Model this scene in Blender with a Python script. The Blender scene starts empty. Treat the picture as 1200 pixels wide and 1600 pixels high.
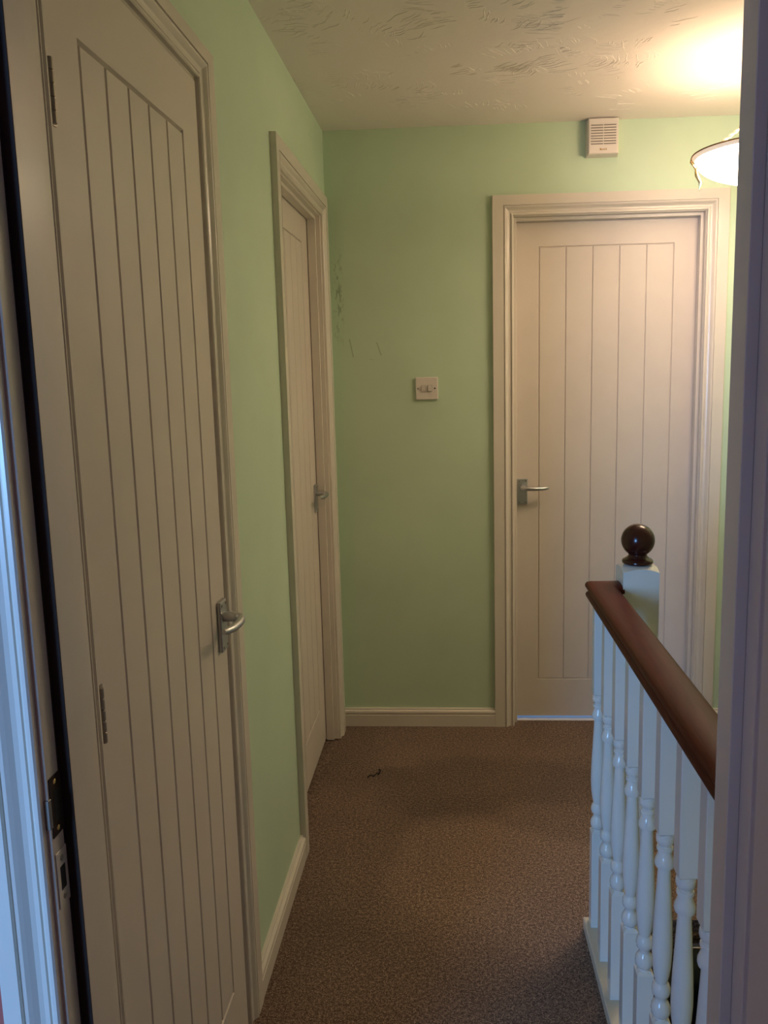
import bpy, bmesh, math, random
from mathutils import Vector, Matrix
random.seed(7)
C = bpy.context.scene.collection
SC = bpy.context.scene

# ------------------------------------------------------------------ camera
F_PX, PITCH, YAW, ROLL, CAM_H = 1305.2855, math.radians(-8.7835), math.radians(3.3645), math.radians(-1.2486), 1.4587
fw = Vector((-math.sin(YAW)*math.cos(PITCH), math.cos(YAW)*math.cos(PITCH), math.sin(PITCH)))
r0 = Vector((math.cos(YAW), math.sin(YAW), 0)); u0 = r0.cross(fw)
rr = r0*math.cos(ROLL)+u0*math.sin(ROLL); uu = -r0*math.sin(ROLL)+u0*math.cos(ROLL)
cd = bpy.data.cameras.new('camera'); cam = bpy.data.objects.new('camera', cd); C.objects.link(cam)
m = Matrix.Identity(4)
for i in range(3):
    m[i][0], m[i][1], m[i][2] = rr[i], uu[i], -fw[i]
m[2][3] = CAM_H
cam.matrix_world = m
cd.sensor_fit = 'AUTO'; cd.sensor_width = 36; cd.lens = F_PX*36/1600
cd.shift_x = -39/1600; cd.shift_y = -25/1600; cd.clip_start = .02
SC.camera = cam

# ------------------------------------------------------------------ world, daylight, exposure
w = bpy.data.worlds.new('world'); SC.world = w; w.use_nodes = True
w.node_tree.nodes['Background'].inputs[0].default_value = (.45, .6, 1, 1)
w.node_tree.nodes['Background'].inputs[1].default_value = .02
BOWL_L, BULB_W, RIM_L, DAY_W, FAR_W, EXPO = 19.5, 4.2, 36.0, 145.0, 5.0, 0.08
def area(name, loc, rot, sx, sy, power, col):
    l = bpy.data.lights.new(name, 'AREA'); l.shape = 'RECTANGLE'; l.size = sx; l.size_y = sy
    l.energy = power; l.color = col
    o = bpy.data.objects.new(name, l); C.objects.link(o); o.location = loc; o.rotation_euler = rot
    return o
# daylight in the bedroom window behind the camera, and in the room behind the far door
area('bedroom_window_daylight', (-1.90, -2.62, 1.5), (math.radians(90), 0, 0), .95, 1.15, DAY_W, (.22, .50, 1))
area('far_room_daylight', (.6, 4.25, .55), (math.radians(-90), 0, 0), .7, .9, FAR_W, (.22, .48, 1))
SC.view_settings.view_transform = 'Standard'; SC.view_settings.look = 'None'
SC.view_settings.gamma = 1; SC.view_settings.use_curve_mapping = False
SC.view_settings.exposure = EXPO
LAMP_COL = (1, .725, .50)

# ------------------------------------------------------------------ materials
def mat(name, col, rough=.5, metal=0, spec=.5, coat=0):
    a = bpy.data.materials.new(name); a.use_nodes = True
    b = a.node_tree.nodes['Principled BSDF']
    b.inputs['Base Color'].default_value = (*col, 1); b.inputs['Roughness'].default_value = rough
    b.inputs['Metallic'].default_value = metal; b.inputs['Specular IOR Level'].default_value = spec
    b.inputs['Coat Weight'].default_value = coat
    return a
def nodes(a):
    t = a.node_tree
    return t, t.nodes['Principled BSDF'], t.nodes.new, t.links.new
def coords(t, scale=(1, 1, 1)):
    tc = t.nodes.new('ShaderNodeTexCoord'); mp = t.nodes.new('ShaderNodeMapping')
    mp.inputs['Scale'].default_value = scale
    t.links.new(tc.outputs['Object'], mp.inputs['Vector'])
    return mp.outputs['Vector']
def noise(t, vec, scale, detail=3, rough=.5, dist=0):
    n = t.nodes.new('ShaderNodeTexNoise'); n.inputs['Scale'].default_value = scale
    n.inputs['Detail'].default_value = detail; n.inputs['Roughness'].default_value = rough
    n.inputs['Distortion'].default_value = dist; t.links.new(vec, n.inputs['Vector'])
    return n.outputs['Fac']
def ramp(t, fac, stops):
    r = t.nodes.new('ShaderNodeValToRGB'); e = r.color_ramp.elements
    while len(e) < len(stops): e.new(.5)
    for q, (p, c) in zip(e, stops):
        q.position = p; q.color = (*c, 1) if len(c) == 3 else c
    t.links.new(fac, r.inputs['Fac'])
    return r.outputs['Color']
def bump(t, h, strength, dist):
    b = t.nodes.new('ShaderNodeBump'); b.inputs['Strength'].default_value = strength
    b.inputs['Distance'].default_value = dist; t.links.new(h, b.inputs['Height'])
    t.links.new(b.outputs['Normal'], t.nodes['Principled BSDF'].inputs['Normal'])
    return b
def math_n(t, op, a, b=None):
    n = t.nodes.new('ShaderNodeMath'); n.operation = op
    for i, v in enumerate((a, b)):
        if v is None: continue
        if isinstance(v, (int, float)): n.inputs[i].default_value = v
        else: t.links.new(v, n.inputs[i])
    return n.outputs[0]

def paint(name, col, rough, tone=.06, brush=(6, 6, 60), bstr=.15):
    a = mat(name, col, rough); t, b, N, L = nodes(a)
    v = coords(t)
    n = noise(t, v, 5, 4, .6)
    lo = tuple(c*(1-tone) for c in col); hi = tuple(min(1, c*(1+tone)) for c in col)
    L(ramp(t, n, [(.3, lo), (.7, hi)]), b.inputs['Base Color'])
    bump(t, noise(t, coords(t, brush), 12, 3), bstr, .0006)
    return a
M = {}
M['trim'] = paint('cream_gloss_trim_paint', (.74, .68, .60), .26, .03, (9, 9, 9), .06)
M['door'] = paint('off_white_satin_door_paint', (.70, .625, .56), .42, .03, (70, 70, 4), .12)
M['gloss'] = paint('white_gloss_baluster_paint', (.77, .76, .71), .07, .02, (20, 20, 4), .04)
M['base'] = paint('worn_cream_base_rail_paint', (.66, .60, .48), .4, .10)
M['plastic'] = mat('white_plastic', (.76, .70, .64), .35)
M['plastic_dark'] = mat('grey_slot_shade', (.20, .17, .14), .6)
M['stop_dark'] = paint('dark_brown_stained_stop', (.055, .040, .034), .9, .3)
M['stop_dark'].node_tree.nodes['Principled BSDF'].inputs['Specular IOR Level'].default_value = .08
M['alu'] = mat('satin_aluminium', (.55, .56, .57), .38, 1)
M['steel'] = mat('aged_steel', (.34, .30, .26), .42, 1)
M['brass'] = mat('polished_brass', (.75, .50, .20), .25, 1)
M['brass_backlit'] = mat('backlit_dark_brass', (.16, .10, .045), .4, 1)  # backlit shade of the lamp's brass rims put into the colour
M['black'] = mat('black_hole', (.006, .005, .005), .7)
M['leather'] = mat('black_glossy_leather', (.006, .006, .007), .22)
M['redwall'] = paint('terracotta_wall_paint', (.42, .11, .09), .6)
M['ivory'] = mat('cream_rope', (.75, .62, .42), .6)
M['threshold'] = mat('pale_metal_threshold', (.75, .75, .76), .4)
M['logo'] = mat('gold_print', (.45, .26, .08), .5)
M['glasswhite'] = mat('window_white', (.8, .8, .8), .4)

def wall_mat(name, marks=False):
    col = (.57, .715, .525)
    a = mat(name, col, .55); t, b, N, L = nodes(a)
    v = coords(t)
    base = ramp(t, noise(t, v, 2.2, 4, .6), [(.3, tuple(c*.95 for c in col)), (.7, tuple(c*1.04 for c in col))])
    out = base
    if marks:
        # scuffs rubbed into the paint next to the corner and two scratches above the switch
        tc = N('ShaderNodeTexCoord'); sp = N('ShaderNodeSeparateXYZ'); L(tc.outputs['Object'], sp.inputs[0])
        X, Z = sp.outputs['X'], sp.outputs['Z']
        def blob(cx, cz, hx, hz):
            dx = math_n(t, 'DIVIDE', math_n(t, 'ABSOLUTE', math_n(t, 'SUBTRACT', X, cx)), hx)
            dz = math_n(t, 'DIVIDE', math_n(t, 'ABSOLUTE', math_n(t, 'SUBTRACT', Z, cz)), hz)
            d = math_n(t, 'SUBTRACT', 1.0, math_n(t, 'MAXIMUM', dx, dz))
            return math_n(t, 'MINIMUM', math_n(t, 'MAXIMUM', d, 0.0), 1.0)
        sc = math_n(t, 'MULTIPLY', blob(-.447, 1.745, .024, .22),
                    math_n(t, 'GREATER_THAN', noise(t, coords(t, (3, 1, 1)), 38, 5, .7), .535))
        sc = math_n(t, 'MULTIPLY', sc, .62)
        def scratch(x0, z0, x1, z1, wd):
            # distance to a slanted line, limited in height
            k = (x1-x0)/(z1-z0)
            lx = math_n(t, 'ADD', math_n(t, 'MULTIPLY', math_n(t, 'SUBTRACT', Z, z0), k), x0)
            d = math_n(t, 'LESS_THAN', math_n(t, 'ABSOLUTE', math_n(t, 'SUBTRACT', X, lx)), wd)
            h = math_n(t, 'LESS_THAN', math_n(t, 'ABSOLUTE', math_n(t, 'SUBTRACT', Z, (z0+z1)/2)), abs(z1-z0)/2)
            return math_n(t, 'MULTIPLY', d, h)
        for s in ((-.408, 1.57, -.395, 1.50, .0022), (-.303, 1.555, -.287, 1.505, .0022), (-.334, 1.492, -.312, 1.488, .003)):
            sc = math_n(t, 'MAXIMUM', sc, math_n(t, 'MULTIPLY', scratch(*s), .38))
        mx = N('ShaderNodeMix'); mx.data_type = 'RGBA'
        L(math_n(t, 'MINIMUM', sc, .75), mx.inputs['Factor']); L(base, mx.inputs['A']); mx.inputs['B'].default_value = (.12, .15, .07, 1)
        out = mx.outputs['Result']
    L(out, b.inputs['Base Color'])
    bump(t, noise(t, v, 140, 3), .12, .001)
    return a
M['wall'] = wall_mat('mint_green_emulsion'); M['wallback'] = wall_mat('scuffed_mint_green_emulsion', True)

def ceiling_mat():
    a = mat('textured_ceiling_plaster', (.90, .835, .775), .8); t, b, N, L = nodes(a)
    v = coords(t)
    bump(t, noise(t, v, 45, 4, .6), .12, .004)
    return a
M['ceiling'] = ceiling_mat()

def carpet_mat():
    a = mat('brown_heather_carpet', (.13, .10, .08), .95, spec=.1); t, b, N, L = nodes(a)
    v = coords(t)
    f = noise(t, v, 300, 2, .75); g = noise(t, v, 120, 3, .75); s = noise(t, v, 2.3, 3, .55, .4)
    mixv = math_n(t, 'ADD', math_n(t, 'MULTIPLY', f, .6), math_n(t, 'MULTIPLY', g, .4))
    col = ramp(t, mixv, [(.38, (.043, .026, .019)), (.50, (.162, .105, .077)), (.60, (.42, .295, .215))])
    # one soft lighter and one darker patch in the colour, edges broken by noise
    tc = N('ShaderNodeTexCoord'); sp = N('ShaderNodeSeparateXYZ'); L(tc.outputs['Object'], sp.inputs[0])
    def soft_patch(cx, cy, rx, ry):
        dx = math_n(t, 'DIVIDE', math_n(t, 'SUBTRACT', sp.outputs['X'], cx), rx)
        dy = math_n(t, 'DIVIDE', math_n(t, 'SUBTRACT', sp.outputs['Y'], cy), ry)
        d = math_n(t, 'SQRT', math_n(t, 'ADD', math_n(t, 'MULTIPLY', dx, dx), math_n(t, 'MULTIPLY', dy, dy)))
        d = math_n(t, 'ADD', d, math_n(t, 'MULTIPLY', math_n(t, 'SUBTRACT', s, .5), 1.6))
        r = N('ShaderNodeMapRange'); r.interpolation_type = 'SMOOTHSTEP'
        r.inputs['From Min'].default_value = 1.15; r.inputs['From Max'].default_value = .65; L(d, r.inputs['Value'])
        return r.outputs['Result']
    patch_tone = math_n(t, 'ADD', 1.0, math_n(t, 'MULTIPLY', soft_patch(.16, 2.20, .42, .32), .38))
    patch_tone = math_n(t, 'SUBTRACT', patch_tone, math_n(t, 'MULTIPLY', soft_patch(.10, 2.78, .60, .22), .20))
    patch_tone = math_n(t, 'ADD', patch_tone, math_n(t, 'MULTIPLY', math_n(t, 'SUBTRACT', s, .5), .7))
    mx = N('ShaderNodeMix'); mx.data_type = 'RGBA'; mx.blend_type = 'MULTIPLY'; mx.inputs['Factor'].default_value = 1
    cb = N('ShaderNodeCombineXYZ'); [L(patch_tone, cb.inputs[k]) for k in range(3)]
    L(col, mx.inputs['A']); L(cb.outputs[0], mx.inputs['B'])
    L(mx.outputs['Result'], b.inputs['Base Color'])
    b.inputs['Sheen Weight'].default_value = .1
    bump(t, mixv, .8, .006)
    return a
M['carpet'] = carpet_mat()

def wood_mat():
    a = mat('dark_mahogany_varnish', (.10, .022, .012), .42, spec=.08); t, b, N, L = nodes(a)
    n = noise(t, coords(t, (60, 4, 60)), 3, 5, .6)
    L(ramp(t, n, [(.3, (.068, .011, .006)), (.7, (.110, .019, .010))]), b.inputs['Base Color'])
    b.inputs['Coat Weight'].default_value = .05; b.inputs['Coat Roughness'].default_value = .2
    return a
M['wood'] = wood_mat()
M['ball'] = mat('polished_dark_mahogany', (.045, .009, .006), .2, spec=.4)

def glow_mat(name, col, strength):
    a = mat(name, (.9, .85, .75), .25); b = a.node_tree.nodes['Principled BSDF']
    b.inputs['Emission Color'].default_value = (*col, 1); b.inputs['Emission Strength'].default_value = strength
    return a
M['bowl'] = glow_mat('lit_opal_glass', LAMP_COL, BOWL_L)
M['lip'] = glow_mat('frosted_lip_glass', LAMP_COL, .55)
M['blocker'] = mat('white_uplight_blocker', (.85, .80, .72), .5)
M['flare'] = glow_mat('lit_frosted_rim_glass', LAMP_COL, RIM_L)

# ------------------------------------------------------------------ helpers
def obj(name, bm, material, parent=None, smooth=False, loc=None):
    bmesh.ops.recalc_face_normals(bm, faces=bm.faces)
    me = bpy.data.meshes.new(name); bm.to_mesh(me); bm.free()
    me.materials.append(M[material])
    if smooth:
        for p in me.polygons: p.use_smooth = True
        try: me.set_sharp_from_angle(angle=math.radians(40))
        except Exception: pass
    o = bpy.data.objects.new(name, me); C.objects.link(o); o.parent = parent
    if loc: o.location = loc
    return o
def empty(name, loc=(0, 0, 0), rz=0):
    o = bpy.data.objects.new(name, None); C.objects.link(o); o.location = loc; o.rotation_euler = (0, 0, rz)
    o.empty_display_size = .1
    return o
def tag(o, label, cat=None, group=None, kind=None):
    o['label'] = label
    if cat: o['category'] = cat
    if group: o['group'] = group
    if kind: o['kind'] = kind
    return o
def box(bm, x0, x1, y0, y1, z0, z1, bev=0, seg=1):
    vs = [bm.verts.new((x, y, z)) for x in (x0, x1) for y in (y0, y1) for z in (z0, z1)]
    fs = [bm.faces.new([vs[i] for i in q]) for q in ((0, 1, 3, 2), (4, 6, 7, 5), (0, 4, 5, 1), (2, 3, 7, 6), (0, 2, 6, 4), (1, 5, 7, 3))]
    if bev:
        es = list({e for f in fs for e in f.edges})
        bmesh.ops.bevel(bm, geom=es, offset=bev, segments=seg, affect='EDGES', profile=.6)
    return bm
def bx(*a, **k): return box(bmesh.new(), *a, **k)
def lathe(bm, prof, n=24, c=(0, 0), closed=True):
    rings = []
    for r, z in prof:
        rings.append([bm.verts.new((c[0]+r*math.cos(2*math.pi*i/n), c[1]+r*math.sin(2*math.pi*i/n), z)) for i in range(n)])
    for a, b in zip(rings, rings[1:]):
        for i in range(n): bm.faces.new((a[i], a[(i+1) % n], b[(i+1) % n], b[i]))
    if closed: bm.faces.new(rings[0][::-1]); bm.faces.new(rings[-1])
    return bm
def tube(bm, pts, rad, n=10, caps=True):
    pts = [Vector(p) for p in pts]; rings = []
    for i, p in enumerate(pts):
        d = (pts[min(i+1, len(pts)-1)]-pts[max(i-1, 0)]).normalized()
        up = Vector((0, 0, 1)) if abs(d.z) < .9 else Vector((1, 0, 0))
        a = d.cross(up).normalized(); b = a.cross(d)
        r = rad[i] if isinstance(rad, (list, tuple)) else rad
        rings.append([bm.verts.new(p+(a*math.cos(2*math.pi*k/n)+b*math.sin(2*math.pi*k/n))*r) for k in range(n)])
    for a, b in zip(rings, rings[1:]):
        for k in range(n): bm.faces.new((a[k], a[(k+1) % n], b[(k+1) % n], b[k]))
    if caps: bm.faces.new(rings[0][::-1]); bm.faces.new(rings[-1])
    return bm
def loft(bm, secs, cap=True):
    rows = [[bm.verts.new(p) for p in s] for s in secs]
    n = len(rows[0])
    for a, b in zip(rows, rows[1:]):
        for i in range(n): bm.faces.new((a[i], a[(i+1) % n], b[(i+1) % n], b[i]))
    if cap: bm.faces.new(rows[0][::-1]); bm.faces.new(rows[-1])
    return bm

# ------------------------------------------------------------------ measured plan (metres, camera over the origin)
XL, YB, ZC = -.485, 3.256, 2.333          # left wall, far wall, ceiling
YH, YR = .881, .772                       # hall face and bedroom face of the wall with the doorway
OL, OR = -.421, .280                      # doorway opening
XR = 1.42                                 # right wall beyond the stairs
HEAD = 2.004                              # lining head
STAIR_Y, STAIR_X = 2.045, .42             # edge of the stairwell

# ------------------------------------------------------------------ shell
def wall(name, label, boxes, material='wall'):
    bm = bmesh.new()
    for b in boxes: box(bm, *b)
    return tag(obj(name, bm, material), label, 'wall' , kind='structure')
D1 = (1.005, 1.672); D2 = (2.352, 3.150); D3 = (.192, .958)     # rough openings
RT = HEAD+.03
wall('wall_left', 'mint green wall on the left with two panelled doors', [
    (XL-.11, XL, YH, D1[0], -.2, ZC), (XL-.11, XL, D1[1], D2[0], -.2, ZC), (XL-.11, XL, D2[1], YB+.11, -.2, ZC),
    (XL-.11, XL, D1[0], D1[1], RT, ZC), (XL-.11, XL, D2[0], D2[1], RT, ZC)])
wall('wall_back', 'scuffed mint green far wall with the light switch', [
    (XL, D3[0], YB, YB+.11, -.2, ZC), (D3[1], XR, YB, YB+.11, -.2, ZC), (D3[0], D3[1], YB, YB+.11, RT, ZC)], 'wallback')
wall('wall_right', 'mint green wall beyond the stairwell', [(XR, XR+.1, -2.7, YB+.11, -1.9, ZC)])
wall('wall_front', 'wall around the bedroom doorway in the foreground', [
    (XL-.11, OL-.03, YR+.004, YH, -.2, ZC), (OR+.03, XR, YR+.004, YH, -.2, ZC), (OL-.03, OR+.03, YR+.004, YH, RT, ZC)])
wall('wall_bedroom', 'terracotta painted bedroom side of the doorway wall', [
    (-2.6, OL-.03, YR, YR+.004, 0, ZC), (OR+.03, XR, YR, YR+.004, 0, ZC), (OL-.03, OR+.03, YR, YR+.004, RT, ZC)], 'redwall')
wall('wall_bedroom_left', 'bedroom side wall behind the viewer', [(-2.7, -2.6, -2.8, YR, 0, ZC)], 'redwall')
wall('wall_bedroom_rear', 'bedroom wall with the daylight window behind the viewer', [
    (-2.7, -2.55, -2.8, -2.7, 0, ZC), (-1.25, XR, -2.8, -2.7, 0, ZC), (-2.55, -1.25, -2.8, -2.7, 0, .85), (-2.55, -1.25, -2.8, -2.7, 2.12, ZC)], 'redwall')
wall('wall_daylight_blocker', 'added wall behind the viewer that blocks window daylight', [(-.60, XR, -.42, -.34, 0, ZC)], 'redwall')  # unseen wall, added to keep window daylight off the right-hand frame
wf = empty('window_1', (-1.90, -2.72, .85)); tag(wf, 'white framed bedroom window behind the viewer', 'window', kind='structure')
for nm, b in (('window_frame', (-.65, -.6, -.03, .03, 0, 1.27)), ('window_frame', (.6, .65, -.03, .03, 0, 1.27)),
              ('window_frame', (-.6, .6, -.03, .03, 1.22, 1.27)), ('window_sill', (-.7, .7, -.03, .1, -.03, .0))):
    obj(nm, bx(*b), 'glasswhite', wf)
tag(obj('ceiling', bx(-2.7, XR, -2.8, YB+1.2, ZC, ZC+.1), 'ceiling'), 'textured plaster ceiling with combed swirls', 'ceiling', kind='structure')
def plaster_ridges():
    rnd = random.Random(11); bm = bmesh.new()
    for c in range(290):
        cx, cy = rnd.uniform(XL+.05, XR-.05), rnd.uniform(YH+.05, YB-.16)
        a0 = rnd.uniform(0, 2*math.pi); n = rnd.randint(5, 14); sp = rnd.uniform(.010, .018); ln = rnd.uniform(.045, .095); cv = rnd.uniform(-14, 14); fan = rnd.uniform(-.09, .09)
        for k in range(n):
            if rnd.random() < .22: continue
            a = a0+fan*(k-n/2)+rnd.uniform(-.12, .12); off = (k-n/2)*sp
            x, y = cx-math.sin(a0)*off+rnd.uniform(-.006, .006), cy+math.cos(a0)*off
            l = ln*rnd.uniform(.4, 1.2); m = 8; hgt = rnd.uniform(.0006, .0014); wd = rnd.uniform(.0018, .0030); prev = None
            for i in range(m+1):
                t = i/m; th = a+cv*l*(t-.5)+.25*math.sin(t*9+k); x += math.cos(th)*l/m; y += math.sin(th)*l/m
                e = math.sin(math.pi*min(1, max(0, t)))**.6 if 0 < t < 1 else .05
                nx, ny = -math.sin(th)*wd*e, math.cos(th)*wd*e
                cur = [bm.verts.new((min(max(x+nx, XL+.004), XR-.004), y+ny, ZC+.0005)), bm.verts.new((min(max(x, XL+.004), XR-.004), y, ZC-hgt*e)), bm.verts.new((min(max(x-nx, XL+.004), XR-.004), y-ny, ZC+.0005))]
                if prev:
                    bm.faces.new((prev[0], cur[0], cur[1], prev[1])); bm.faces.new((prev[1], cur[1], cur[2], prev[2]))
                prev = cur
    return bm
rg = obj('plaster_ridges', plaster_ridges(), 'ceiling', bpy.data.objects['ceiling'], True); rg['kind'] = 'stuff'
bm = bmesh.new()
box(bm, XL, .335, YR, STAIR_Y, -.22, 0); box(bm, XL, XR, STAIR_Y, YB+.055, -.22, 0)
box(bm, -2.7, XR, -2.8, YR, -.22, 0); box(bm, XL-.11, XL, D1[0], D2[1], -.22, -.004)
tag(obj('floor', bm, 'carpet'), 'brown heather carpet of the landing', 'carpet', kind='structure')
wall('wall_stairwell', 'painted apron wall under the balustrade beside the stairs', [(.335, STAIR_X, YR, STAIR_Y, -1.9, 0)], 'trim')
# room behind the far door: pale floor and walls lit by its own daylight
bm = bmesh.new(); box(bm, -.4, XR, YB+.055, 4.4, -.1, -.001)
tag(obj('floor_far_room', bm, 'threshold'), 'pale floor of the room behind the far door', 'floor', kind='structure')
wall('wall_far_room', 'walls of the room behind the far door', [(-.5, -.4, YB+.11, 4.4, -.1, ZC), (XR, XR+.1, YB+.11, 4.4, -.1, ZC), (-.5, XR+.1, 4.4, 4.5, -.1, ZC)], 'glasswhite')

# ------------------------------------------------------------------ trims
ARCH = [(0, 0), (0, .008), (.0018, .0103), (.0055, .0105), (.0066, .0055), (.0102, .0052), (.0112, .0076), (.016, .0080), (.0205, .0098),
        (.0250, .0142), (.0285, .0172), (.0318, .0180), (.0326, .0128), (.0358, .0128), (.0364, .0180), (.0765, .0180), (.078, .0165), (.078, 0)]
def architrave(parent, x0, x1, zt, width=None, wl=None, wr=None, wh=None, legs=(1, 1), bottom=0):
    """inner edges x0, x1 and zt; local wall face at y=0, room side -y"""
    def prof(wd): return [(min(u, wd) if wd else u, t) for u, t in ARCH]
    pl, pr, ph = prof(wl), prof(wr), prof(wh)
    if legs[0]:
        bm = loft(bmesh.new(), [[(x0-u, -t, bottom) for u, t in pl], [(x0-u, -t, zt+h) for (u, t), (h, _) in zip(pl, ph)]])
        obj('architrave', bm, 'trim', parent)
    if legs[1]:
        bm = loft(bmesh.new(), [[(x1+u, -t, bottom) for u, t in pr], [(x1+u, -t, zt+h) for (u, t), (h, _) in zip(pr, ph)]])
        obj('architrave', bm, 'trim', parent)
    bm = loft(bmesh.new(), [[(x0-u, -t, zt+h) for (u, _), (h, t) in zip(pl, ph)], [(x1+u, -t, zt+h) for (u, _), (h, t) in zip(pr, ph)]])
    obj('architrave', bm, 'trim', parent)
def lining(parent, x0, x1, depth, zt=HEAD):
    obj('lining', bx(x0-.03, x0, 0, depth, 0, zt+.03, bev=.001), 'trim', parent)
    obj('lining', bx(x1, x1+.03, 0, depth, 0, zt+.03, bev=.001), 'trim', parent)
    obj('lining', bx(x0, x1, 0, depth, zt, zt+.03, bev=.001), 'trim', parent)
def stops(parent, x0, x1, y0, y1, zt=HEAD, p=.012, material='trim'):
    a = obj('door_stop', bx(x0, x0+p, y0, y1, 0, zt, bev=.001), material, parent)
    obj('door_stop', bx(x1-p, x1, y0, y1, 0, zt, bev=.001), material, parent)
    obj('door_stop', bx(x0+p, x1-p, y0, y1, zt-p, zt, bev=.001), material, parent)
    return a

def hinge(parent, x, z0, z1):
    """knuckle barrel of five pieces, standing proud of the leaf edge"""
    hg = obj('hinge', bx(x-.003, x+.012, -.0015, 0, z0, z1), 'steel', parent)
    n = 5; dz = (z1-z0)/n
    for i in range(n):
        bm = lathe(bmesh.new(), [(.0032, z0+i*dz+.0005), (.0040, z0+i*dz+.0014), (.0040, z0+(i+1)*dz-.0014), (.0032, z0+(i+1)*dz-.0005)], 10, (x, -.0040))
        obj('knuckle', bm, 'steel', hg, True)
def handle(parent, x, z, s):
    """lever on a rectangular back plate; s = side the lever points to"""
    pl = obj('handle_plate', bx(x-.021, x+.021, -.009, 0, z-.052, z+.052, bev=.0035, seg=2), 'alu', parent)
    for dx in (-.013, .013):
        for dz in (-.043, .043):
            bm = bmesh.new(); bmesh.ops.create_cone(bm, cap_ends=True, segments=10, radius1=.003, radius2=.0028, depth=.0012, matrix=Matrix.Translation((x+dx, -.0092, z+dz)) @ Matrix.Rotation(math.pi/2, 4, 'X'))
            obj('screw', bm, 'steel', pl, True)
    zl = z+.018
    pts = [(x, -.006, zl), (x, -.026, zl), (x+s*.002, -.036, zl), (x+s*.009, -.045, zl-.0005), (x+s*.022, -.0485, zl-.001), (x+s*.045, -.0485, zl-.002),
           (x+s*.07, -.046, zl-.002), (x+s*.091, -.040, zl-.001), (x+s*.100, -.036, zl)]
    rad = [.0105, .0098, .0095, .0092, .0088, .0082, .0078, .0072, .0050]
    obj('lever', tube(bmesh.new(), pts, rad, 14), 'alu', pl, True)
def panel_door(name, label, loc, rz, W, H, gl, gr, gb, gt, hx, hz, hs, gap=.008, hinges=None, knx=0, groove=.0029):
    """leaf front face at local y=0, thickness 35 mm behind"""
    d = empty(name, loc, rz); tag(d, label, 'door', kind='structure')
    c, dp = groove, groove*1.55
    bm = bmesh.new()
    def rect(x0, x1, z0, z1, y): return [bm.verts.new(p) for p in ((x0, y, z0), (x1, y, z0), (x1, y, z1), (x0, y, z1))]
    e = .0015
    r0_ = rect(0, W, gap, H, .035); r1 = rect(0, W, gap, H, e); r2 = rect(e, W-e, gap+e, H-e, 0)
    r3 = rect(gl-c, gr+c, gb-c, gt+c, 0); r4 = rect(gl-.0006, gr+.0006, gb-.0006, gt+.0006, dp)
    for a, b in ((r0_, r1), (r1, r2), (r2, r3), (r3, r4)):
        for i in range(4): bm.faces.new((a[i], a[(i+1) % 4], b[(i+1) % 4], b[i]))
    bm.faces.new(r0_[::-1]); bm.faces.new(r4)
    obj('leaf', bm, 'door', d)
    p = (gr-gl)/5
    for i in range(5):
        bm = bmesh.new(); x0, x1 = gl+i*p, gl+(i+1)*p; k = .0005
        a = [bm.verts.new(q) for q in ((x0+k, dp, gb+k), (x1-k, dp, gb+k), (x1-k, dp, gt-k), (x0+k, dp, gt-k))]
        b = [bm.verts.new(q) for q in ((x0+c, .0003, gb+c), (x1-c, .0003, gb+c), (x1-c, .0003, gt-c), (x0+c, .0003, gt-c))]
        for j in range(4): bm.faces.new((a[j], a[(j+1) % 4], b[(j+1) % 4], b[j]))
        bm.faces.new(b)
        obj('board', bm, 'door', d)
    handle(d, hx, hz, hs)
    for z0, z1 in hinges or (): hinge(d, knx, z0, z1)
    return d

# far door (3): opens away, stops on the hall side
t3 = empty('trim_3', (0, YB, 0)); tag(t3, 'cream moulded frame around the far door', 'door frame', kind='structure')
lining(t3, .222, .928, .11); stops(t3, .222, .928, .025, .060)
architrave(t3, .2195, .9305, HEAD+.003, wl=.0775, wr=.0815, wh=.072)
panel_door('door_3', 'off-white boarded door in the far wall behind the balustrade', (.225, YB+.062, 0), 0, .70, HEAD-.003,
           .0985, .6035, .176, 1.899, .033, .958, 1, gap=.013)
obj('threshold', bx(.222, .928, .045, .11, -.001, .002), 'threshold', t3)

# left wall, far door (2): opens away
R90 = math.pi/2
t2 = empty('trim_2', (XL, 0, 0), R90); tag(t2, 'cream moulded frame around the door by the far corner', 'door frame', kind='structure')
lining(t2, 2.382, 3.120, .11); stops(t2, 2.382, 3.120, .016, .046)
architrave(t2, 2.379, 3.123, HEAD+.004, wl=.074, wr=.078, wh=.074)
panel_door('door_2', 'off-white boarded door on the left next to the far corner', (XL-.0485, 2.385, 0), R90, .732, HEAD-.003,
           .115, .607, .176, 1.897, .683, .980, -1, gap=.006)

# left wall, near door (1): opens into the hall, leaf flush with the lining
t1 = empty('trim_1', (XL, 0, 0), R90); tag(t1, 'cream moulded frame around the near cupboard door', 'door frame', kind='structure')
lining(t1, 1.032, 1.6445, .11, 2.000); stops(t1, 1.032, 1.6445, .040, .070, 2.000)
architrave(t1, 1.026, 1.650, 2.006, wl=.074, wr=.078, wh=.062)
panel_door('door_1', 'tall near boarded door on the left with two steel hinges', (XL+.004, 1.035, 0), R90, .605, 1.997,
           .0945, .5115, .172, 1.882, .567, .952, -1, gap=.006, hinges=((1.755, 1.832), (.968, 1.047), (.22, .30)), knx=-.0015, groove=.0040)

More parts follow.
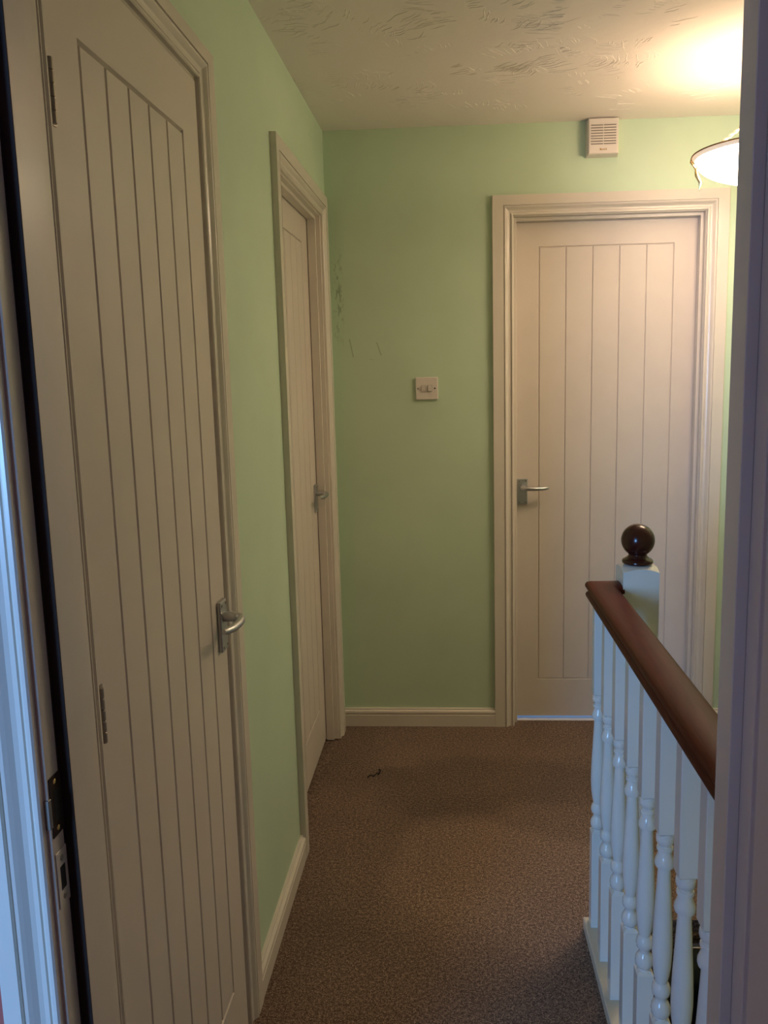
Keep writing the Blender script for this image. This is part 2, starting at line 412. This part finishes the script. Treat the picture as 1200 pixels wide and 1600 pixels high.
# doorway in the foreground (no leaf in view): lining, stops, both architraves, strike plates
t4 = empty('trim_4', (0, YR, 0)); tag(t4, 'door frame in the foreground with latch strike plates', 'door frame', kind='structure')
lining(t4, OL, OR, YH-YR)
obj('door_stop', bx(OL, OL+.0008, .0255, .030, 0, HEAD), 'stop_dark', t4)
DS = .028
for (a, b) in ((OL, OL+.012), (OR-.012, OR)):
    st = obj('door_stop', bx(a, b, DS+.0015, DS+.040, 0, HEAD, bev=.0008), 'trim', t4)
    if a == OL:
        o = obj('stop_face', bx(a, b+.0002, DS, DS+.0016, 0, HEAD), 'stop_dark', st); o['label'] = 'bare dark brown front edge of the stop'
obj('door_stop', bx(OL+.012, OR-.012, DS, DS+.040, HEAD-.012, HEAD), 'trim', t4)
architrave(t4, OL-.004, OR+.004, HEAD+.004, wl=.0555, wr=.070, wh=.070)
t5 = empty('trim_5', (0, YH, 0), math.pi); tag(t5, 'hall side moulding of the foreground doorway', 'door frame', kind='structure')
architrave(t5, -OR-.006, -OL+.006, HEAD+.004, wl=.070, wr=.058, wh=.070)
# the bedroom door itself stands open along the right edge of the view
panel_door('door_4', 'open bedroom door at the right edge of the view', (OR+.003, YR-.004, 0), -math.pi/2, .69, HEAD-.004,
           .098, .592, .176, 1.899, .655, .98, -1)
# strike plates on the left lining
def strike(z0, z1, y0, y1, material, hole, label, tongue=False):
    s = obj('strike_plate', bx(OL, OL+.0012, y0, y1, z0, z1, bev=.0003), material, t4); s['label'] = label
    cz = (z0+z1)/2
    obj('latch_hole', bx(OL+.0010, OL+.0016, y0+.006, y1-.006, cz-hole, cz+hole, bev=.0002), 'black', s)
    for dz in (-1, 1):
        zz = cz+dz*(hole+.0085)
        bm = bmesh.new(); bmesh.ops.create_uvsphere(bm, u_segments=10, v_segments=6, radius=.0034, matrix=Matrix.Translation((OL+.0012, (y0+y1)/2, zz)) @ Matrix.Diagonal((.35, 1, 1, 1)))
        obj('screw', bm, 'brass' if tongue else 'steel', s, True)
    if tongue:
        obj('strike_lip', bx(OL-.004, OL+.0014, y0-.005, y0+.001, cz-.020, cz+.012, bev=.0005), 'steel', s)
strike(.985, 1.050, .0035, .0262, 'stop_dark', .017, 'dark steel latch strike plate', True)
strike(.905, .967, .004, .0262, 'trim', .013, 'paint covered lock strike plate')

# ------------------------------------------------------------------ skirting
SK = [(0, 0), (.0165, 0), (.0165, .0475), (.0145, .0495), (.0145, .0520), (.0165, .0545), (.0172, .0590), (.0160, .0645), (.0120, .0675), (.0085, .0685), (.0085, .0725), (.0070, .0745), (0, .0745)]
def skirting(name, label, p0, p1, nrm):
    p0, p1, nrm = Vector((*p0, 0)), Vector((*p1, 0)), Vector((*nrm, 0))
    bm = loft(bmesh.new(), [[p+nrm*t+Vector((0, 0, z)) for t, z in SK] for p in (p0, p1)])
    return tag(obj(name, bm, 'trim'), label, 'skirting board', kind='structure')
skirting('baseboard_left', 'cream moulded skirting board between the two left doors', (XL, 1.727), (XL, 2.305), (1, 0))
skirting('baseboard_back', 'cream moulded skirting board below the light switch', (XL, YB), (.142, YB), (0, -1))
skirting('baseboard_right', 'skirting board to the right of the far door', (1.013, YB), (XR, YB), (0, -1))

# ------------------------------------------------------------------ stairs going down beside the balustrade
st = empty('staircase', (STAIR_X, STAIR_Y, 0)); tag(st, 'carpeted stairs going down behind the white balusters', 'stairs', kind='structure')
for i in range(8):
    y1, z1 = -i*.225, -(i+1)*.2
    bm = bmesh.new(); box(bm, 0, XR-STAIR_X, y1-.245, y1, z1-.035, z1, bev=.008, seg=2)
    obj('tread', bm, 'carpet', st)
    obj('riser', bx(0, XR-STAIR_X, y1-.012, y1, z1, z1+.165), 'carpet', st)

# ------------------------------------------------------------------ balustrade
bs = empty('balustrade', (.342, 1.98, 0), .0165); tag(bs, 'white turned balustrade with dark mahogany handrail and ball topped post', 'balustrade')
def rel(bmx):
    bmesh.ops.translate(bmx, verts=bmx.verts, vec=(-.342, -1.98, 0)); return bmx
o = obj('base_rail', rel(bx(.314, .425, YH+.021, 2.010, 0, .030, bev=.002)), 'base', bs); o['label'] = 'worn cream rail at the foot of the balusters'
HRP = [(-.020, .887), (.020, .887), (.027, .889), (.0325, .894), (.0335, .900), (.031, .905), (.0265, .908), (.0265, .910), (.031, .913), (.0345, .918), (.0345, .924), (.031, .930),
       (.022, .9340), (0, .9355), (-.022, .9340), (-.031, .930), (-.0345, .924), (-.0345, .918), (-.031, .913), (-.0265, .910), (-.0265, .908), (-.031, .905), (-.0335, .900), (-.0325, .894), (-.027, .889)]
HX, HY = .3445, 1.978
secs = [[(HX+u, YH+.021, z) for u, z in HRP], [(HX+u, HY-u, z) for u, z in HRP], [(.392, HY-u, z) for u, z in HRP]]
o = obj('handrail', rel(loft(bmesh.new(), secs)), 'wood', bs, True); o['label'] = 'dark mahogany handrail'
NX0, NX1, NY0, NY1 = .388, .473, 1.945, 2.030
bm = bmesh.new(); n = 12; g = {}
for i in range(n+1):
    for j in range(n+1):
        a, b = i/n*2-1, j/n*2-1
        g[i, j] = bm.verts.new((NX0+(NX1-NX0)*i/n, NY0+(NY1-NY0)*j/n, .966+.0085*(1-a*a)+.0085*(1-b*b)))
for i in range(n):
    for j in range(n): bm.faces.new((g[i, j], g[i+1, j], g[i+1, j+1], g[i, j+1]))
lo = {}
ring = [(i, 0) for i in range(n)]+[(n, j) for j in range(n)]+[(i, n) for i in range(n, 0, -1)]+[(0, j) for j in range(n, 0, -1)]
for k in ring: lo[k] = bm.verts.new((g[k].co.x, g[k].co.y, -.6))
for a, b in zip(ring, ring[1:]+ring[:1]): bm.faces.new((g[a], g[b], lo[b], lo[a]))
bm.faces.new([lo[k] for k in ring])
nw = obj('newel_post', rel(bm), 'gloss', bs, True)
nc = ((NX0+NX1)/2, (NY0+NY1)/2); cz = 1.037; R = .0395
prof = [(.0, .980), (.0335, .980), (.0365, .983), (.0368, .987), (.0350, .9900), (.0285, .9935), (.0225, .9985), (.0215, 1.0030)]
prof += [(R*math.cos(a), cz+R*math.sin(a)) for a in [math.radians(v) for v in range(-54, 90, 8)]]+[(.0005, cz+R)]
o = obj('ball_cap', rel(lathe(bmesh.new(), prof, 36, nc)), 'ball', nw, True); o['label'] = 'dark mahogany ball finial'
TURN = [(.0150, .2905), (.0115, .2945), (.0105, .2965), (.0125, .2985), (.0165, .3035), (.0176, .3105), (.0168, .3185), (.0140, .3250), (.0112, .3290), (.0105, .3330), (.0115, .3375),
        (.0150, .3415), (.0164, .3480), (.0160, .3560), (.0135, .3625), (.0108, .3655), (.0112, .3680), (.0140, .3800), (.0165, .4000), (.0178, .4250), (.0176, .4500), (.0163, .4850),
        (.0144, .5200), (.0126, .5550), (.0112, .5850), (.0110, .5890), (.0160, .5900), (.0172, .5945), (.0168, .6010), (.0140, .6080), (.0118, .6150), (.0112, .6190), (.0140, .6205),
        (.0146, .6235), (.0138, .6265), (.0108, .6280), (.0112, .6310), (.0150, .6350), (.0160, .6410), (.0155, .6470), (.0120, .6505), (.0130, .6545)]
def baluster():
    bm = bmesh.new(); h = .016
    box(bm, -h, h, -h, h, .030, .2895, bev=.0012); box(bm, -h, h, -h, h, .6555, .890, bev=.0012)
    # shoulders where the square meets the turning
    for za, zb in ((.2885, .2945), (.6565, .6505)):
        loft(bm, [[(-h, -h, za), (h, -h, za), (h, h, za), (-h, h, za)], [(-.0105, -.0105, zb), (.0105, -.0105, zb), (.0105, .0105, zb), (-.0105, .0105, zb)]])
    lathe(bm, TURN, 24)
    return bm
BAL = [1.981-.1235*i for i in range(9)]
first = None
for i, y in enumerate(BAL):
    if first is None:
        first = obj('baluster', baluster(), 'gloss', bs, True); b = first
    else:
        b = first.copy(); C.objects.link(b); b.parent = bs
    b.location = (0, y-1.98, 0)

# ------------------------------------------------------------------ pendant bowl lamp over the stairs
LX, LY, RZ = .937, 2.64, 2.046
lp = empty('pendant_lamp', (LX, LY, RZ)); tag(lp, 'lit opal glass bowl pendant lamp hung on twisted cream ropes', 'ceiling lamp')
def shell(prof, n=56):
    return lathe(bmesh.new(), prof, n, closed=False)
RB = .208
bowl = [(RB*math.cos(a), -.008-.064*math.sin(a)**1.25) for a in [math.radians(90*i/14) for i in range(15)]]
bowl[-1] = (.0008, bowl[-1][1])
o = obj('glass_bowl', shell(bowl), 'bowl', lp, True); o['label'] = 'glowing opal glass bowl'
obj('uplight_blocker', shell([(r*.985, z+.0025) for r, z in bowl]), 'blocker', lp, True)  # added opaque shell, stops the bowl's glow from reaching the ceiling
obj('rim_glass', shell([(RB, -.008), (.212, -.001), (.2155, .005)]), 'flare', lp, True)
obj('rim_lip', shell([(.2155, .005), (.221, .012), (.224, .016)]), 'lip', lp, True)
def torus(R, r, z, n=64, k=8):
    bm = bmesh.new(); rows = []
    for i in range(n):
        a = 2*math.pi*i/n
        rows.append([bm.verts.new(((R+r*math.cos(2*math.pi*j/k))*math.cos(a), (R+r*math.cos(2*math.pi*j/k))*math.sin(a), z+r*math.sin(2*math.pi*j/k))) for j in range(k)])
    for i in range(n):
        p, q = rows[i], rows[(i+1) % n]
        for j in range(k): bm.faces.new((p[j], p[(j+1) % k], q[(j+1) % k], q[j]))
    return bm
obj('brass_rim', torus(.225, .0022, .016), 'brass_backlit', lp, True); obj('brass_ring', torus(RB+.001, .0013, -.008), 'brass_backlit', lp, True)
HOOK = .150
for k in range(3):
    a = math.radians(160+120*k); ca, sa = math.cos(a), math.sin(a)
    # twisted rope: two strands wound around the line from rim to ceiling hook
    p0, p1 = Vector((.210*ca, .210*sa, .006)), Vector((.012*ca, .012*sa, HOOK))
    d = (p1-p0); ax = d.normalized(); e1 = ax.cross(Vector((0, 0, 1))).normalized(); e2 = ax.cross(e1)
    bm = bmesh.new()
    for ph in (0, math.pi):
        tube(bm, [p0+d*(i/70)+(e1*math.cos(i*.62+ph)+e2*math.sin(i*.62+ph))*.0028 for i in range(71)], .0030, 6)
    obj('rope', bm, 'ivory', lp, True)
    # scrolled brass leaf that clips the rim and hangs below it
    pts = [(.226, .020), (.227, .010), (.218, -.002), (.2115, -.012), (.2105, -.020), (.2090, -.030), (.2030, -.041), (.1985, -.051), (.1985, -.063), (.2000, -.076)]
    obj('leaf_clip', tube(bmesh.new(), [(r*ca, r*sa, z) for r, z in pts], [.003, .0035, .003, .0035, .005, .0060, .0050, .0048, .0040, .0012], 8), 'brass', lp, True)
obj('ceiling_rose', lathe(bmesh.new(), [(.004, HOOK-.012), (.014, HOOK-.008), (.016, HOOK+.008), (.005, HOOK+.016), (.005, ZC-RZ-.030), (.045, ZC-RZ-.020), (.052, ZC-RZ-.006), (.052, ZC-RZ)], 32), 'brass', lp, True)
bl = bpy.data.lights.new('pendant_bulb', 'POINT'); bl.energy = BULB_W; bl.color = LAMP_COL; bl.shadow_soft_size = .035
bo = bpy.data.objects.new('pendant_bulb', bl); C.objects.link(bo); bo.location = (LX, LY, RZ+.012)

# ------------------------------------------------------------------ alarm sounder, switch
sx0, sx1, sz0, sz1, dpt = .489, .596, 2.206, 2.329, .045
sd = empty('alarm_sounder', ((sx0+sx1)/2, YB, sz0)); tag(sd, 'square white slotted alarm sounder box above the far door', 'alarm box')
hw, hh = (sx1-sx0)/2, sz1-sz0
bm = loft(bmesh.new(), [[(-hw-.004, 0, -.004), (hw+.004, 0, -.004), (hw+.004, 0, hh), (-hw-.004, 0, hh)], [(-hw, -dpt+.003, 0), (hw, -dpt+.003, 0), (hw, -dpt+.003, hh), (-hw, -dpt+.003, hh)],
                        [(-hw+.003, -dpt, .003), (hw-.003, -dpt, .003), (hw-.003, -dpt, hh-.003), (-hw+.003, -dpt, hh-.003)]])
cas = obj('casing', bm, 'plastic', sd)
for i in range(8):
    z = .0325+i*.0092
    for x0, x1 in ((-.045, -.0015), (.0015, .045)):
        obj('slot', bx(x0, x1, -dpt-.0003, -dpt+.001, z, z+.0032), 'plastic_dark', cas)
        obj('louvre', bx(x0, x1, -dpt-.0015, -dpt+.001, z+.0034, z+.0085, bev=.0006), 'plastic', cas)
bm = bmesh.new()
for k, (hgt, wd) in enumerate(((.0062, .0046), (.0042, .0030), (.0042, .0030), (.0046, .0028), (.0056, .0024), (.0058, .0030))):
    x = -.013+k*.0044
    box(bm, x, x+wd, -dpt-.0004, -dpt+.0005, .0125, .0125+hgt)
o = obj('maker_mark', bm, 'logo', cas); o['label'] = 'small gold maker mark'

sw = empty('light_switch', (-.113, YB, 1.375)); tag(sw, 'white two gang light switch plate on the green wall', 'light switch')
obj('plate', bx(-.043, .043, -.010, 0, -.043, .043, bev=.003, seg=2), 'plastic', sw)
for x, tilt in ((-.0135, 6), (.0115, -6)):
    b = bx(-.0075, .0075, -.0055, .004, -.0115, .0115, bev=.001)
    o = obj('rocker', b, 'plastic', sw, loc=(x, -.0095, 0)); o.rotation_euler = (math.radians(tilt), 0, 0)
    s = obj('rocker_surround', bx(x-.0085, x+.0085, -.0102, -.009, -.0125, .0125), 'plastic_dark', sw)
for x in (-.034, .031):
    bm = bmesh.new(); bmesh.ops.create_cone(bm, cap_ends=True, segments=12, radius1=.0032, radius2=.003, depth=.001, matrix=Matrix.Translation((x, -.0102, 0)) @ Matrix.Rotation(math.pi/2, 4, 'X'))
    obj('screw', bm, 'black' if x > 0 else 'plastic_dark', sw, True)

# ------------------------------------------------------------------ black handbag standing on the top stair
hb = empty('handbag', (.645, 1.925, -.2)); tag(hb, 'black glossy handbag with gold buckle on the top stair', 'handbag')
secs = []
for z, wx, wy in ((0, .125, .048), (.012, .135, .056), (.07, .136, .056), (.14, .128, .046), (.19, .118, .028), (.212, .112, .014), (.216, .108, .008)):
    secs.append([(wx*math.copysign(abs(math.cos(a))**.5, math.cos(a)), wy*math.copysign(abs(math.sin(a))**.6, math.sin(a)), z) for a in [2*math.pi*(i+.5)/28 for i in range(28)]])
obj('body', loft(bmesh.new(), secs), 'leather', hb, True)
for yy in (-.02, .02):
    obj('strap', tube(bmesh.new(), [(-.07+.14*i/16, yy*1.4, .13+.105*math.sin(math.pi*i/16)**.6) for i in range(17)], .0055, 8), 'leather', hb, True)
for x in (-.07, .07):
    bm = torus(.011, .0022, 0, 20, 6); bmesh.ops.rotate(bm, verts=bm.verts, cent=(0, 0, 0), matrix=Matrix.Rotation(math.radians(75), 3, 'X')); bmesh.ops.translate(bm, verts=bm.verts, vec=(x, -.038, .125))
    o = obj('buckle', bm, 'brass', hb, True)
o = obj('clasp', bx(.02, .055, -.012, .012, .212, .232, bev=.004, seg=2), 'brass', hb); o['label'] = 'gold clasp'

# ------------------------------------------------------------------ stray thread on the carpet
pts = [(-.336, 2.80, .004), (-.326, 2.812, .006), (-.315, 2.808, .004), (-.305, 2.826, .007), (-.297, 2.822, .004), (-.293, 2.852, .005), (-.300, 2.86, .004)]
tag(obj('loose_thread', tube(bmesh.new(), pts, .0022, 6), 'black', None, True), 'tiny curled black thread lying on the brown carpet', 'thread')
